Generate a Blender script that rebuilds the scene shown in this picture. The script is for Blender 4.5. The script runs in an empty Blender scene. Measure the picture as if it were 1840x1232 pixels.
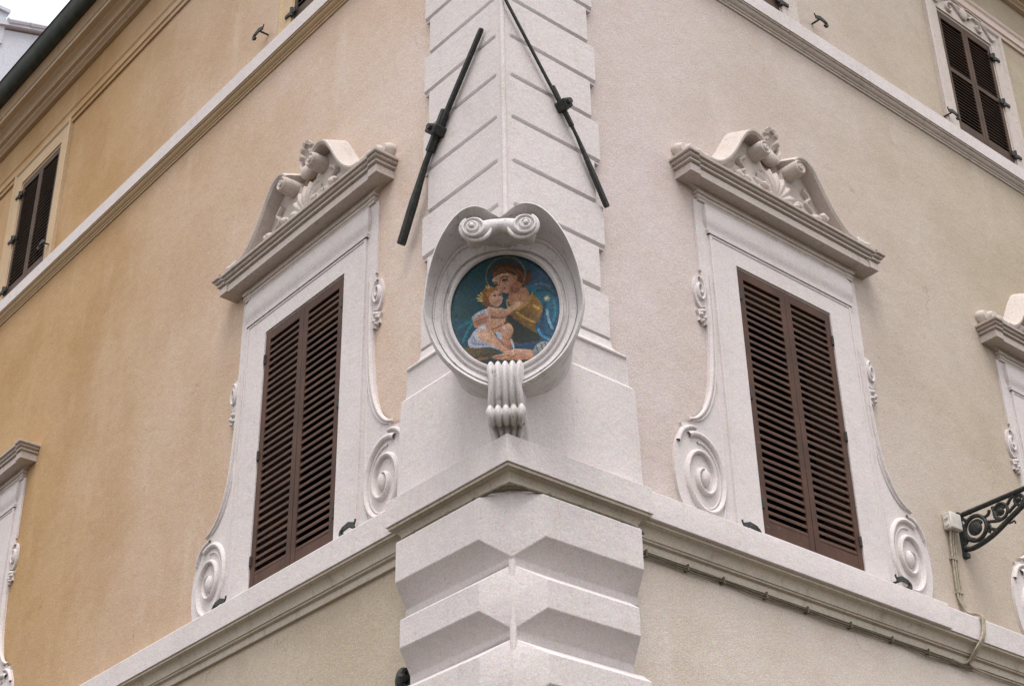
import bpy, bmesh, math, random
import numpy as np
from mathutils import Vector, Matrix
random.seed(7)
rng = np.random.default_rng(7)
scene = bpy.context.scene
COL = scene.collection
R_ = math.radians

# ------------------------------------------------------------------ camera
YAW, PITCH, ROLL, FPX = 0.85970912, 0.54543892, -0.02049007, 2926.66547
CAM_LOC = Vector((-6.88945, -8.03550, 1.6))
fw = Vector((math.cos(PITCH)*math.cos(YAW), math.cos(PITCH)*math.sin(YAW), math.sin(PITCH)))
rt0 = Vector((math.sin(YAW), -math.cos(YAW), 0)); up0 = rt0.cross(fw)
rt = math.cos(ROLL)*rt0 + math.sin(ROLL)*up0
up = -math.sin(ROLL)*rt0 + math.cos(ROLL)*up0
cd = bpy.data.cameras.new('camera'); cam = bpy.data.objects.new('camera', cd); COL.objects.link(cam)
m = Matrix((rt, up, -fw)).transposed().to_4x4(); m.translation = CAM_LOC
cam.matrix_world = m
cd.sensor_fit = 'HORIZONTAL'; cd.sensor_width = 36; cd.lens = FPX/1840*36
cd.clip_start = 0.1; cd.clip_end = 2000
scene.camera = cam

# ------------------------------------------------------------------ sky and sun (bright overcast)
SUN_EL, SUN_AZ = 66, 230           # azimuth of the sun, degrees from +X counter-clockwise (behind the camera)
SKY_STRENGTH, SUN_STRENGTH, EXPOSURE = 0.15, 1.5, 0.90
w = bpy.data.worlds.new('World'); scene.world = w; w.use_nodes = True
nt = w.node_tree; nt.nodes.clear()
sky = nt.nodes.new('ShaderNodeTexSky'); sky.sky_type = 'NISHITA'; sky.sun_disc = False
sky.sun_elevation = R_(SUN_EL); sky.sun_rotation = R_(90-SUN_AZ); sky.air_density = 1.0; sky.dust_density = 3.0
hs = nt.nodes.new('ShaderNodeHueSaturation'); hs.inputs['Saturation'].default_value = 0.22   # cloud veil
tint = nt.nodes.new('ShaderNodeMix'); tint.data_type = 'RGBA'; tint.blend_type = 'MULTIPLY'
tint.inputs[0].default_value = 1.0; tint.inputs[7].default_value = (1.0, 0.983, 0.985, 1)
bg = nt.nodes.new('ShaderNodeBackground'); bg.inputs[1].default_value = SKY_STRENGTH
out = nt.nodes.new('ShaderNodeOutputWorld')
cloud = nt.nodes.new('ShaderNodeMix'); cloud.data_type = 'RGBA'; cloud.inputs[0].default_value = 0.7      # even cloud cover
cloud.inputs[7].default_value = (5.2, 5.2, 5.25, 1)
nt.links.new(sky.outputs[0], hs.inputs['Color']); nt.links.new(hs.outputs[0], cloud.inputs[6]); nt.links.new(cloud.outputs[2], tint.inputs[6])
nt.links.new(tint.outputs[2], bg.inputs[0]); nt.links.new(bg.outputs[0], out.inputs[0])
sd = bpy.data.lights.new('sun', 'SUN'); sd.energy = SUN_STRENGTH; sd.angle = R_(30); sd.color = (1.0, 0.965, 0.93)
sun = bpy.data.objects.new('sun', sd); COL.objects.link(sun)
sv = Vector((math.cos(R_(SUN_EL))*math.cos(R_(SUN_AZ)), math.cos(R_(SUN_EL))*math.sin(R_(SUN_AZ)), math.sin(R_(SUN_EL))))
sun.rotation_euler = sv.to_track_quat('Z', 'Y').to_euler(); sun.location = (-10, -12, 25)
scene.view_settings.view_transform = 'Standard'; scene.view_settings.look = 'None'
scene.view_settings.exposure = EXPOSURE; scene.view_settings.gamma = 1

# ------------------------------------------------------------------ materials
def lin(c):
    return tuple((v/12.92 if v <= .04045 else ((v+.055)/1.055)**2.4) for v in (x/255 for x in c)) + (1,)

class NT:
    def __init__(s, name):
        s.m = bpy.data.materials.new(name); s.m.use_nodes = True; s.t = s.m.node_tree; s.t.nodes.clear()
        s.o = s.n('ShaderNodeOutputMaterial'); s.b = s.n('ShaderNodeBsdfPrincipled'); s.l(s.b.outputs[0], s.o.inputs[0])
        s.pos = s.n('ShaderNodeNewGeometry').outputs['Position']
    def n(s, k): return s.t.nodes.new(k)
    def l(s, a, b): s.t.links.new(a, b)
    def noise(s, scale, stretch=(1, 1, 1), detail=4, rough=.55, lo=0., hi=1., off=(0, 0, 0)):
        mp = s.n('ShaderNodeMapping'); mp.inputs['Scale'].default_value = stretch; mp.inputs['Location'].default_value = off
        s.l(s.pos, mp.inputs['Vector'])
        t = s.n('ShaderNodeTexNoise'); t.inputs['Scale'].default_value = scale; t.inputs['Detail'].default_value = detail
        t.inputs['Roughness'].default_value = rough; s.l(mp.outputs[0], t.inputs['Vector'])
        return s.ramp(t.outputs['Fac'], lo, hi)
    def ramp(s, v, lo, hi, smooth=True):
        r = s.n('ShaderNodeMapRange'); r.interpolation_type = 'SMOOTHSTEP' if smooth else 'LINEAR'
        r.inputs[1].default_value = lo; r.inputs[2].default_value = hi; s.l(v, r.inputs[0]); return r.outputs[0]
    def mix(s, f, a, b, mode='MIX'):
        x = s.n('ShaderNodeMix'); x.data_type = 'RGBA'; x.blend_type = mode
        for i, v in ((0, f), (6, a), (7, b)):
            if isinstance(v, (tuple, float, int)): x.inputs[i].default_value = v
            else: s.l(v, x.inputs[i])
        return x.outputs[2]
    def math(s, op, a, b=0.):
        x = s.n('ShaderNodeMath'); x.operation = op
        for i, v in ((0, a), (1, b)):
            if isinstance(v, (float, int)): x.inputs[i].default_value = v
            else: s.l(v, x.inputs[i])
        return x.outputs[0]
    def grain(s, col, amt):
        # sand grains in the plaster: light, dark and slightly tinted specks about a centimetre across
        t = s.n('ShaderNodeTexNoise'); t.inputs['Scale'].default_value = 72; t.inputs['Detail'].default_value = 3; t.inputs['Roughness'].default_value = .8
        s.l(s.pos, t.inputs['Vector'])
        hs_ = s.n('ShaderNodeHueSaturation'); hs_.inputs['Saturation'].default_value = .55; s.l(t.outputs['Color'], hs_.inputs['Color'])
        bc = s.n('ShaderNodeBrightContrast'); bc.inputs['Contrast'].default_value = 1.0; s.l(hs_.outputs[0], bc.inputs['Color'])
        return s.mix(amt, col, bc.outputs[0], 'OVERLAY')
    def xyz(s):
        x = s.n('ShaderNodeSeparateXYZ'); s.l(s.pos, x.inputs[0]); return x.outputs
    def bump(s, h, dist, strength=1.):
        b = s.n('ShaderNodeBump'); b.inputs['Distance'].default_value = dist; b.inputs['Strength'].default_value = strength
        s.l(h, b.inputs['Height']); s.l(b.outputs[0], s.b.inputs['Normal'])
    def done(s, col, rough=.9, spec=.25, metal=0.):
        if isinstance(col, tuple): s.b.inputs['Base Color'].default_value = col
        else: s.l(col, s.b.inputs['Base Color'])
        s.b.inputs['Roughness'].default_value = rough; s.b.inputs['Specular IOR Level'].default_value = spec
        s.b.inputs['Metallic'].default_value = metal
        return s.m

def stucco(name, c1, c2, c3, along=None, c_far=None):
    """sandy lime plaster: big patches, faint vertical runs, sand grain"""
    s = NT(name)
    if along is not None:  # near-to-far shift: light falloff and bounce painted into the plaster colours
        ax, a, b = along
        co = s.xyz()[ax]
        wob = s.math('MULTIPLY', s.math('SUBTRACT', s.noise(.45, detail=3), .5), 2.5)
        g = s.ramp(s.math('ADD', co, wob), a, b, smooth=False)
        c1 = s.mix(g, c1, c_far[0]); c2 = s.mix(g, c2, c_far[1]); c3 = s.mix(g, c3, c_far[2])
    col = s.mix(s.noise(.75, detail=7, rough=.65, lo=.38, hi=.64), c1, c2)
    col = s.mix(s.noise(1.9, (1, 1, .28), detail=6, rough=.6, lo=.52, hi=.78, off=(3, 1, 7)), col, c3)
    col = s.mix(s.math('MULTIPLY', s.noise(5.5, (1, 1, .8), detail=5, lo=.5, hi=.8, off=(9, 2, 1)), .35), col, c2)
    # pale repairs, damp runs and hairline cracks
    col = s.mix(s.math('MULTIPLY', s.noise(.9, (1, 1, .55), detail=8, rough=.6, lo=.60, hi=.66, off=(11, 5, 2)), .35), col, c3)
    col = s.mix(s.math('MULTIPLY', s.noise(7, (1, 1, .07), detail=5, rough=.6, lo=.56, hi=.82, off=(1, 8, 3)), .45), col, c2)
    vo = s.n('ShaderNodeTexVoronoi'); vo.feature = 'DISTANCE_TO_EDGE'; vo.inputs['Scale'].default_value = .55
    wv = s.n('ShaderNodeTexNoise'); wv.inputs['Scale'].default_value = 1.6; wv.inputs['Detail'].default_value = 8; s.l(s.pos, wv.inputs['Vector'])
    vm = s.n('ShaderNodeVectorMath'); vm.operation = 'ADD'; s.l(s.pos, vm.inputs[0]); s.l(wv.outputs['Color'], vm.inputs[1]); s.l(vm.outputs[0], vo.inputs['Vector'])
    ck = s.math('MULTIPLY', s.math('SUBTRACT', 1., s.ramp(vo.outputs['Distance'], .0, .0045)), s.noise(1.1, detail=3, lo=.52, hi=.62, off=(2, 9, 4)))
    col = s.mix(s.math('MULTIPLY', ck, .35), col, (.16, .12, .09, 1))
    col = s.grain(col, .5)
    gr2 = s.noise(55, detail=2, rough=.8, lo=.25, hi=.75, off=(4, 4, 4))
    s.bump(s.math('ADD', s.math('MULTIPLY', gr2, .5), s.math('MULTIPLY', s.noise(7, detail=5), 1.6)), .006, .55)
    return s.done(col, .95, .15)

def trim(name, base, dirt, dirt2, amount=.5):
    """white-washed stone and stucco trim with grime and chips"""
    s = NT(name)
    col = s.mix(s.noise(1.3, detail=6, rough=.65, lo=.4, hi=.7), base, tuple(a*.93 for a in base[:3]) + (1,))
    col = s.mix(s.math('MULTIPLY', s.noise(6, (1, 1, .25), detail=6, rough=.7, lo=.52, hi=.8), amount), col, dirt)
    col = s.mix(s.math('MULTIPLY', s.noise(17, detail=5, rough=.75, lo=.56, hi=.76, off=(5, 1, 3)), amount*.8), col, dirt2)
    col = s.mix(s.math('MULTIPLY', s.noise(13, (1, 1, .06), detail=6, rough=.65, lo=.55, hi=.80, off=(7, 3, 2)), amount*.9), col, dirt)
    col = s.mix(s.math('MULTIPLY', s.noise(48, detail=5, rough=.8, lo=.64, hi=.74, off=(1, 6, 8)), amount), col, dirt2)
    col = s.grain(col, .42)
    s.bump(s.math('ADD', s.noise(42, detail=3, rough=.7), s.math('MULTIPLY', s.noise(9, detail=4), 2.)), .004, .5)
    return s.done(col, .9, .2)

M = {}
M['wall_right'] = stucco('stucco_cream', lin((197, 185, 185)), lin((191, 178, 174)), lin((200, 188, 188)), (0, 0., 8.), (lin((174, 162, 144)), lin((165, 152, 133)), lin((181, 170, 155))))  # light falloff away from the corner is painted into the far colours
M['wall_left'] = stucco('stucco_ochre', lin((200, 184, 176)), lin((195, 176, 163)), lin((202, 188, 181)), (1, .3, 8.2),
                        (lin((174, 144, 108)), lin((165, 133, 95)), lin((181, 154, 121))))  # ochre plaster, with warm bounce light toward the far end put into its colour
M['wall_low'] = stucco('stucco_greige', lin((181, 169, 153)), lin((173, 160, 142)), lin((187, 177, 163)))
M['wall_low_right'] = stucco('stucco_pale_greige', lin((195, 184, 175)), lin((186, 174, 162)), lin((202, 192, 186)))
M['stone_warm'] = trim('cream_painted_trim', lin((186, 163, 134)), lin((164, 140, 110)), lin((142, 120, 94)), .5)
M['white'] = trim('whitewashed_stucco', lin((203, 195, 194)), lin((178, 169, 160)), lin((146, 138, 124)), .5)
M['stone'] = trim('weathered_stone_trim', lin((190, 180, 174)), lin((150, 140, 122)), lin((112, 104, 86)), .7)
M['moulding'] = trim('bare_weathered_stone', lin((184, 175, 162)), lin((142, 134, 116)), lin((108, 102, 86)), .8)
M['moulding_warm'] = trim('bare_warm_stone', lin((182, 164, 142)), lin((146, 128, 104)), lin((112, 98, 80)), .7)
M['cornice'] = trim('stained_cornice_stone', lin((194, 174, 152)), lin((160, 140, 116)), lin((136, 120, 98)), .6)
M['shrine'] = trim('grey_marble', lin((202, 197, 197)), lin((142, 138, 128)), lin((84, 80, 70)), .95)

def wood():
    s = NT('weathered_brown_paint')
    col = s.mix(s.noise(3, detail=4, lo=.35, hi=.7), lin((64, 39, 27)), lin((80, 52, 37)))
    col = s.mix(s.noise(30, (1, 1, .12), detail=5, rough=.7, lo=.5, hi=.78), col, lin((52, 36, 27)))
    col = s.mix(s.math('MULTIPLY', s.noise(24, detail=4, rough=.7, lo=.62, hi=.75, off=(2, 2, 9)), .7), col, lin((122, 98, 80)))
    s.bump(s.noise(60, (1, 1, .15), detail=4), .002, .5)
    return s.done(col, .65, .35)
M['wood'] = wood()
def dwood():
    s = NT('dark_brown_paint')
    col = s.mix(s.noise(4, detail=4, lo=.35, hi=.7), lin((62, 43, 30)), lin((80, 58, 42)))
    return s.done(col, .65, .35)
M['dwood'] = dwood()
def iron():
    s = NT('black_iron')
    col = s.mix(s.noise(28, detail=5, rough=.7, lo=.4, hi=.75), lin((34, 37, 36)), lin((62, 62, 58)))
    s.bump(s.noise(60, detail=4), .003, .6)
    return s.done(col, .6, .4)
M['iron'] = iron()
def plain(name, c, c2, scale=6, rough=.7):
    s = NT(name); return s.done(s.mix(s.noise(scale, detail=5, lo=.35, hi=.7), lin(c), lin(c2)), rough, .3)
M['interior'] = plain('unlit_room', (22, 24, 20), (30, 30, 26))
M['gutter'] = plain('dark_painted_gutter', (44, 50, 46), (60, 64, 58))
M['tile'] = plain('terracotta', (150, 104, 80), (120, 92, 74), 5)
M['grey'] = trim('grey_render', lin((188, 193, 204)), lin((156, 160, 166)), lin((134, 136, 140)), .7)
M['cable'] = plain('grey_cable', (166, 156, 138), (136, 128, 112), 30)
M['cable_dark'] = plain('dirty_cable', (112, 104, 86), (84, 78, 66), 30)
M['pvc'] = plain('junction_box_plastic', (206, 202, 196), (186, 182, 172), 12, .5)
M['paving'] = plain('basalt_street', (66, 56, 38), (56, 48, 34), 3, .8)
M['kerb'] = plain('travertine_kerb', (88, 78, 58), (76, 68, 52), 4, .8)
def mosaic_mat():
    s = NT('glass_tesserae'); a = s.n('ShaderNodeAttribute'); a.attribute_name = 'tess'
    return s.done(a.outputs['Color'], .45, .4)
M['mosaic'] = mosaic_mat()
M['grout'] = plain('mosaic_grout', (40, 52, 54), (30, 40, 44), 20)

# ------------------------------------------------------------------ mesh helpers
def smooth(pts, n=6, closed=False):
    """Catmull-Rom through the points"""
    P = [np.array(p, float) for p in pts]; o = []; N = len(P)
    rngk = range(N if closed else N-1)
    for i in rngk:
        if closed: a, b, c, d = P[(i-1) % N], P[i], P[(i+1) % N], P[(i+2) % N]
        else: a, b, c, d = P[max(i-1, 0)], P[i], P[i+1], P[min(i+2, N-1)]
        for k in range(n):
            t = k/n
            o.append(.5*((2*b)+(-a+c)*t+(2*a-5*b+4*c-d)*t*t+(-a+3*b-3*c+d)*t**3))
    if not closed: o.append(P[-1])
    return [tuple(x) for x in o]

class MB:
    def __init__(s): s.v = []; s.f = []
    def add(s, vs, fs):
        k = len(s.v); s.v += [tuple(float(c) for c in x) for x in vs]; s.f += [tuple(i+k for i in q) for q in fs]; return s
    def box(s, x0, x1, y0, y1, z0, z1):
        vs = [(x, y, z) for z in (z0, z1) for y in (y0, y1) for x in (x0, x1)]
        return s.add(vs, [(0, 1, 3, 2), (4, 6, 7, 5), (0, 4, 5, 1), (2, 3, 7, 6), (0, 2, 6, 4), (1, 5, 7, 3)])
    def loft(s, rings, closed=True, caps=False, wrap=False):
        n = len(rings[0]); vs = [p for r in rings for p in r]; fs = []
        m_ = len(rings)
        for i in range(m_ if wrap else m_-1):
            a, b = i*n, ((i+1) % m_)*n
            for j in range(n if closed else n-1):
                k = (j+1) % n; fs.append((a+j, a+k, b+k, b+j))
        if caps: fs += [tuple(range(n-1, -1, -1)), tuple((m_-1)*n+j for j in range(n))]
        return s.add(vs, fs)
    def prism(s, poly, w0, w1, taper=0.):
        """polygon in (x,z) standing out from the wall between w0 and w1"""
        n = len(poly); cx = sum(p[0] for p in poly)/n; cz = sum(p[1] for p in poly)/n
        a = [(x, -w0, z) for x, z in poly]
        b = [(cx+(x-cx)*(1-taper), -w1, cz+(z-cz)*(1-taper)) for x, z in poly]
        return s.loft([a, b], True, True)
    def tube(s, path, rad, seg=8, caps=True, squash=1.):
        P = [Vector(p) for p in path]; N = len(P); rings = []; prev = None
        for i, p in enumerate(P):
            t = (P[min(i+1, N-1)]-P[max(i-1, 0)]).normalized()
            a = prev if prev is not None else (Vector((0, 0, 1)) if abs(t.z) < .9 else Vector((1, 0, 0)))
            n1 = (a-t*a.dot(t)).normalized(); prev = n1; n2 = t.cross(n1)
            r = rad[i] if isinstance(rad, (list, tuple)) else rad
            rings.append([p+n1*math.cos(2*math.pi*k/seg)*r+n2*math.sin(2*math.pi*k/seg)*r*squash for k in range(seg)])
        return s.loft(rings, True, caps)
    def relief(s, path, a, w0, h, seg=6):
        """raised half-round ribbon on the wall: path in (x,z), half width a, standing h above w0"""
        N = len(path); rings = []
        for i in range(N):
            p = np.array(path[i]); t = np.array(path[min(i+1, N-1)])-np.array(path[max(i-1, 0)]); t = t/(np.linalg.norm(t)+1e-9)
            n = np.array([-t[1], t[0]]); aa = a[i] if isinstance(a, (list, tuple)) else a
            hh = h[i] if isinstance(h, (list, tuple)) else h
            r = []
            for k in range(seg+1):
                q = math.pi*k/seg; c = p+n*aa*math.cos(q); r.append((c[0], -(w0+hh*math.sin(q)), c[1]))
            rings.append(r)
        return s.loft(rings, False, False)
    def blob(s, c, r, rot=0., nu=10, nv=7, bumps=0.):
        cx, cy, cz = c; rx, ry, rz = r; rings = []
        for i in range(nv+1):
            t = math.pi*i/nv; ring = []
            for j in range(nu):
                q = 2*math.pi*j/nu; k = 1+bumps*math.sin(3*q+2*t)*math.sin(t)
                x, y, z = rx*math.sin(t)*math.cos(q)*k, ry*math.sin(t)*math.sin(q)*k, rz*math.cos(t)
                x, z = x*math.cos(rot)-z*math.sin(rot), x*math.sin(rot)+z*math.cos(rot)
                ring.append((cx+x, cy+y, cz+z))
            rings.append(ring)
        return s.loft(rings, True, False)
    def mesh(s, name, mat, angle=35):
        bm = bmesh.new(); vs = [bm.verts.new(v) for v in s.v]
        for f in s.f:
            try: bm.faces.new([vs[i] for i in f])
            except ValueError: pass
        bmesh.ops.remove_doubles(bm, verts=bm.verts, dist=1e-5)
        bmesh.ops.recalc_face_normals(bm, faces=bm.faces)
        me = bpy.data.meshes.new(name); bm.to_mesh(me); bm.free()
        if mat: me.materials.append(M[mat] if isinstance(mat, str) else mat)
        for p in me.polygons: p.use_smooth = True
        me.set_sharp_from_angle(angle=R_(angle))
        return me

def empty(name, loc=(0, 0, 0), rz=0.):
    o = bpy.data.objects.new(name, None); COL.objects.link(o); o.location = loc; o.rotation_euler = (0, 0, rz); return o
def obj(name, me, parent=None, loc=(0, 0, 0), rz=0., bevel=0.):
    o = bpy.data.objects.new(name, me); COL.objects.link(o); o.location = loc; o.rotation_euler = (0, 0, rz)
    if parent: o.parent = parent
    if bevel:
        b = o.modifiers.new('worn_edges', 'BEVEL'); b.width = bevel; b.segments = 2; b.limit_method = 'ANGLE'; b.angle_limit = R_(30)
    return o
def tag(o, label=None, cat=None, group=None, kind=None):
    if label: o['label'] = label
    if cat: o['category'] = cat
    if group: o['group'] = group
    if kind: o['kind'] = kind
    return o
CACHE = {}
def cached(key, fn):
    if key not in CACHE: CACHE[key] = fn()
    return CACHE[key]
def wallpt(side, u, w_, z):
    return (u, -w_, z) if side == 'R' else (-w_, u, z)
def wall_loc(side, c, z): return ((c, 0, z), 0.) if side == 'R' else ((0, c, z), -math.pi/2)

# ------------------------------------------------------------------ ground
g = MB(); g.add([(-400, -400, 0), (400, -400, 0), (400, 400, 0), (-400, 400, 0)], [(0, 1, 2, 3)])
tag(obj('street', g.mesh('street', 'paving')), kind='structure')
g = MB()
g.loft([[(-1.6, 40, z0), (-1.6, -1.6, z0), (40, -1.6, z0)] for z0 in (0.001, .13)] + [[(0, 40, .13), (0, 0, .13), (40, 0, .13)]], False)
tag(obj('pavement', g.mesh('pavement', 'kerb')), kind='structure')

# ------------------------------------------------------------------ the building
B = empty('corner_building')
tag(B, 'cream and ochre stucco corner building with white quoins, ornate window hoods and brown shutters', 'building')
CR, CL = 3.36, 2.868            # first window axes on the right and left walls
ZR, ZL = 7.195, 7.145           # their shutter bottoms
URc, ULc = 7.63, 9.92
ZUR, ZUL = 13.66, 13.71
HW, HH = .645, 2.645
UHW, UHH = .555, 1.88
WINS = {'R': [(CR, ZR, HW, HH), (7.97, ZR, HW, HH), (3.36, ZUR, UHW, UHH), (URc, ZUR, UHW, UHH)],
        'L': [(CL, ZL, HW, HH), (9.94, ZL, HW, HH), (2.9, ZUL, UHW, UHH), (ULc, ZUL, UHW+.03, UHH+.05)]}
def wall_mesh(side, z0, z1, u1, holes, mat):
    us = sorted({0., u1} | {c+s*h for c, z, h, hh in holes for s in (-1, 1)})
    zs = sorted({z0, z1} | {v for c, z, h, hh in holes for v in (z, z+hh)})
    b = MB()
    inhole = lambda u, z: any(c-h < u < c+h and zz < z < zz+hh for c, zz, h, hh in holes)
    for a, d in zip(us, us[1:]):
        for e, f_ in zip(zs, zs[1:]):
            if not inhole((a+d)/2, (e+f_)/2):
                b.add([wallpt(side, a, 0, e), wallpt(side, d, 0, e), wallpt(side, d, 0, f_), wallpt(side, a, 0, f_)], [(0, 1, 2, 3)])
    for c, zz, h, hh in holes:
        q = [(c-h, zz), (c+h, zz), (c+h, zz+hh), (c-h, zz+hh)]
        b.loft([[wallpt(side, u, 0, z) for u, z in q], [wallpt(side, u, -.34, z) for u, z in q]], True)
    me = b.mesh('wall', mat)
    return me
for side in 'RL':
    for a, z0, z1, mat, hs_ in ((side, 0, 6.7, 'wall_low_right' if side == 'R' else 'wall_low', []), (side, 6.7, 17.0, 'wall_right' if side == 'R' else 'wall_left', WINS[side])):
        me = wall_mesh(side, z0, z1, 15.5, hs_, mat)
        # make sure the plaster faces outwards
        for p in me.polygons:
            if abs(p.center[1 if side == 'R' else 0]) < 1e-4 and p.normal[1 if side == 'R' else 0] > 0: p.flip()
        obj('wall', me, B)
    for c, z, h, hh in WINS[side]:      # dark board behind each pair of shutters, the room's shade put into its colour
        b = MB(); l, rz = wall_loc(side, c, z)
        b.box(-h-.05, h+.05, .345, .40, -.05, hh+.05); obj('dark_backing', b.mesh('dark_backing', 'interior'), B, l, rz)
# back walls and the roof behind the eaves
b = MB(); b.loft([[(15.5, 0, 0), (15.5, 15.5, 0), (0, 15.5, 0)], [(15.5, 0, 17), (15.5, 15.5, 17), (0, 15.5, 17)]], False)
obj('wall', b.mesh('back_wall', 'wall_low'), B)
b = MB(); b.loft([[(-.5, -.5, 17.16), (15.5, -.5, 17.16), (15.5, 15.5, 17.16), (-.5, 15.5, 17.16)], [(5.5, 5.5, 19.0), (10, 5.5, 19.0), (10, 10, 19.0), (5.5, 10, 19.0)]], True, True)
obj('roof', b.mesh('roof', 'tile'), B)

def corner_run(profile, uL, uR, ret=False, wref=0., back=-.05):
    """moulding profile [(w,z)] run round the corner; ret: mitred returns at the ends"""
    rings = []
    for w_, z in profile:
        if ret:
            a, c = uL-(wref-w_), uR-(wref-w_)
            rings.append([(-back, a, z), (-w_, a, z), (-w_, -w_, z), (c, -w_, z), (c, -back, z)])
        else: rings.append([(-w_, uL, z), (-w_, -w_, z), (uR, -w_, z)])
    b = MB(); b.loft(rings, False); return b
def wall_run(side, profile, u0, u1):
    b = MB(); b.loft([[wallpt(side, u0, w_, z), wallpt(side, u1, w_, z)] for w_, z in profile], False)
    b.add([wallpt(side, u1, w_, z) for w_, z in profile], [tuple(range(len(profile)))])
    b.add([wallpt(side, u0, w_, z) for w_, z in profile], [tuple(range(len(profile)))])
    return b

# --- sill course with cavetto below, between the storeys
def sill_profile(w0, zt=7.08, zb=6.85):
    p = [(-.02, zt+.012), (w0-.012, zt+.004), (w0, zt-.008), (w0, zb), (w0-.014, zb-.004), (w0-.016, zb-.022), (w0-.03, zb-.026)]
    for i in range(6):
        q = i/5*math.pi/2
        p.append((w0-.03-(w0*.34)*math.sin(q), zb-.03-.075*(1-math.cos(q))-.008*i/5))
    wl = p[-1][0]
    p += [(wl-.012, zb-.118), (wl-.014, zb-.13), (wl*.45, zb-.14), (wl*.42, zb-.2), (-.02, zb-.205)]
    return p
for side, e in (('R', 15.5), ('L', 15.5)):
    sp_ = sill_profile(.16)
    obj('sill_course', wall_run(side, sp_[:4]+[(-.02, 6.85)], 1.0, e).mesh('sill_course', 'white'), B, bevel=.004)
    obj('sill_moulding', wall_run(side, [(-.02, 6.8495), (.155, 6.8495)]+sp_[4:], 1.0, e).mesh('sill_moulding', 'moulding'), B)
b = wall_run('R', [(.1, 7.10), (.178, 7.092), (.18, 7.08), (.18, 6.856), (.17, 6.852), (.1, 6.852)], 1.21, 4.955)
obj('sill_block', b.mesh('sill_block', 'white'), B, bevel=.004)
cp = [(-.05, 7.085), (.21, 7.082), (.24, 7.07), (.24, 6.853), (.226, 6.849), (.224, 6.83), (.21, 6.826)]
for i in range(7):
    q = i/6*math.pi/2; cp.append((.205-.055*math.sin(q), 6.82-.05*(1-math.cos(q))-.02*i/6))
cp += [(.145, 6.746), (.10, 6.745), (.06, 6.741), (-.05, 6.74)]
obj('corner_cornice', corner_run(cp[:4]+[(-.05, 6.853)], 1.21, 1.205, True, .24).mesh('corner_cornice', 'white'), B, bevel=.004)
obj('corner_moulding', corner_run([(-.05, 6.8525), (.235, 6.8525)]+cp[4:], 1.21, 1.205, True, .24).mesh('corner_moulding', 'moulding'), B)

# --- pedestal die and base moulding of the quoin strip
dp = [(.06, 8.40), (.062, 8.34), (.07, 8.315), (.085, 8.302), (.098, 8.296), (.104, 8.282), (.098, 8.266), (.088, 8.262), (.086, 8.25), (.088, 8.02), (.106, 8.0), (.112, 7.6), (.118, 7.075)]
rings = []
for w_, z in dp:
    ue = {8.40: 1.03, 8.34: 1.045, 8.315: 1.075, 8.302: 1.12, 8.296: 1.145, 8.282: 1.16, 8.266: 1.16, 8.262: 1.165, 8.25: 1.17, 8.02: 1.185, 8.0: 1.222, 7.6: 1.235, 7.075: 1.24}[z]
    rings.append([(.05, ue, z), (-w_, ue, z), (-w_, -w_, z), (ue, -w_, z), (ue, .05, z)])
b = MB(); b.loft(rings, False); obj('pedestal', b.mesh('pedestal', 'white'), B, bevel=.004)

# --- upper quoins: alternating long and short blocks with grooves that stop short of the corner bead
joints = [12.85, 12.38, 11.94, 11.505, 11.07, 10.635, 10.185, 9.73, 9.29, 8.84, 8.385]
for i in range(len(joints)-1):
    zt, zb = joints[i], joints[i+1]
    ue = 1.03 if i % 2 == 1 else .955
    gz, gw, ui = .046, .02, -.005       # groove height, depth, inner stop
    rings = []
    W0 = .06
    def ring(wf, z):   # wf: face depth beyond the stop
        return [(.03, ue, z), (-wf, ue, z), (-wf, ui+.05, z), (-W0, ui+.03, z), (-W0, -W0, z), (ui+.03, -W0, z), (ui+.05, -wf, z), (ue, -wf, z), (ue, .03, z)]
    rings = [ring(W0-gw, zb-.001), ring(W0-gw, zb+gz*.4), ring(W0, zb+gz), ring(W0, zt-.002), ring(W0-.004, zt-.001)]
    b = MB(); b.loft(rings, False); b.add(ring(W0-gw, zb-.001), [tuple(range(9))]); b.add(ring(W0, zb+gz), [tuple(range(9))])
    obj('quoin_block', b.mesh('quoin_block', 'white'), B, bevel=.003)
# slender bead running down the arris
b = MB(); b.tube([(-.052, -.052, 8.40), (-.052, -.052, 12.85)], .022, 10); obj('corner_bead', b.mesh('corner_bead', 'white'), B)

# --- lower quoins: projecting faceted blocks
lows = [(6.742, 6.235, 1.175, 1.155), (6.165, 5.70, 1.105, 1.08), (5.625, 5.16, 1.18, 1.16), (5.085, 4.62, 1.105, 1.08), (4.545, 4.08, 1.18, 1.16)]
for i, (zt, zb, uL, uR) in enumerate(lows):
    W0, W1 = .06, .20
    def ring(w_, inset_end, cin, wc, z):
        # plan: left end, left face, hip near corner, corner, hip, right face, right end
        return [(.03, uL, z), (-W0, uL, z), (-w_, uL-inset_end, z), (-w_, cin, z), (-wc, -wc, z), (cin, -w_, z), (uR-inset_end, -w_, z), (uR, -W0, z), (uR, .03, z)]
    rings = [ring(W0, .0, -W0+.006, W0, zb-.075), ring(W0, .0, -W0+.006, W0, zb-.012), ring(W0+.008, .004, -W0+.012, W0+.004, zb), ring(W1, .05, .14, W0+.02, zb+.155), ring(W1, .05, .14, W0+.02, zt-(.095 if i else .03)), ring(W0+.006 if i else W1-.03, .004 if i else .045, -W0+.012 if i else .12, W0+.004, zt)]
    b = MB(); b.loft(rings, False); b.add(rings[-1], [tuple(range(9))]); b.add(rings[0], [tuple(range(9))])
    obj('quoin_block', b.mesh('quoin_block', 'white', 20), B, bevel=.006)
b = MB(); b.tube([(-.062, -.062, 4.0), (-.062, -.062, 6.2)], .024, 10)
obj('corner_bead', b.mesh('corner_bead', 'white'), B)

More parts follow.
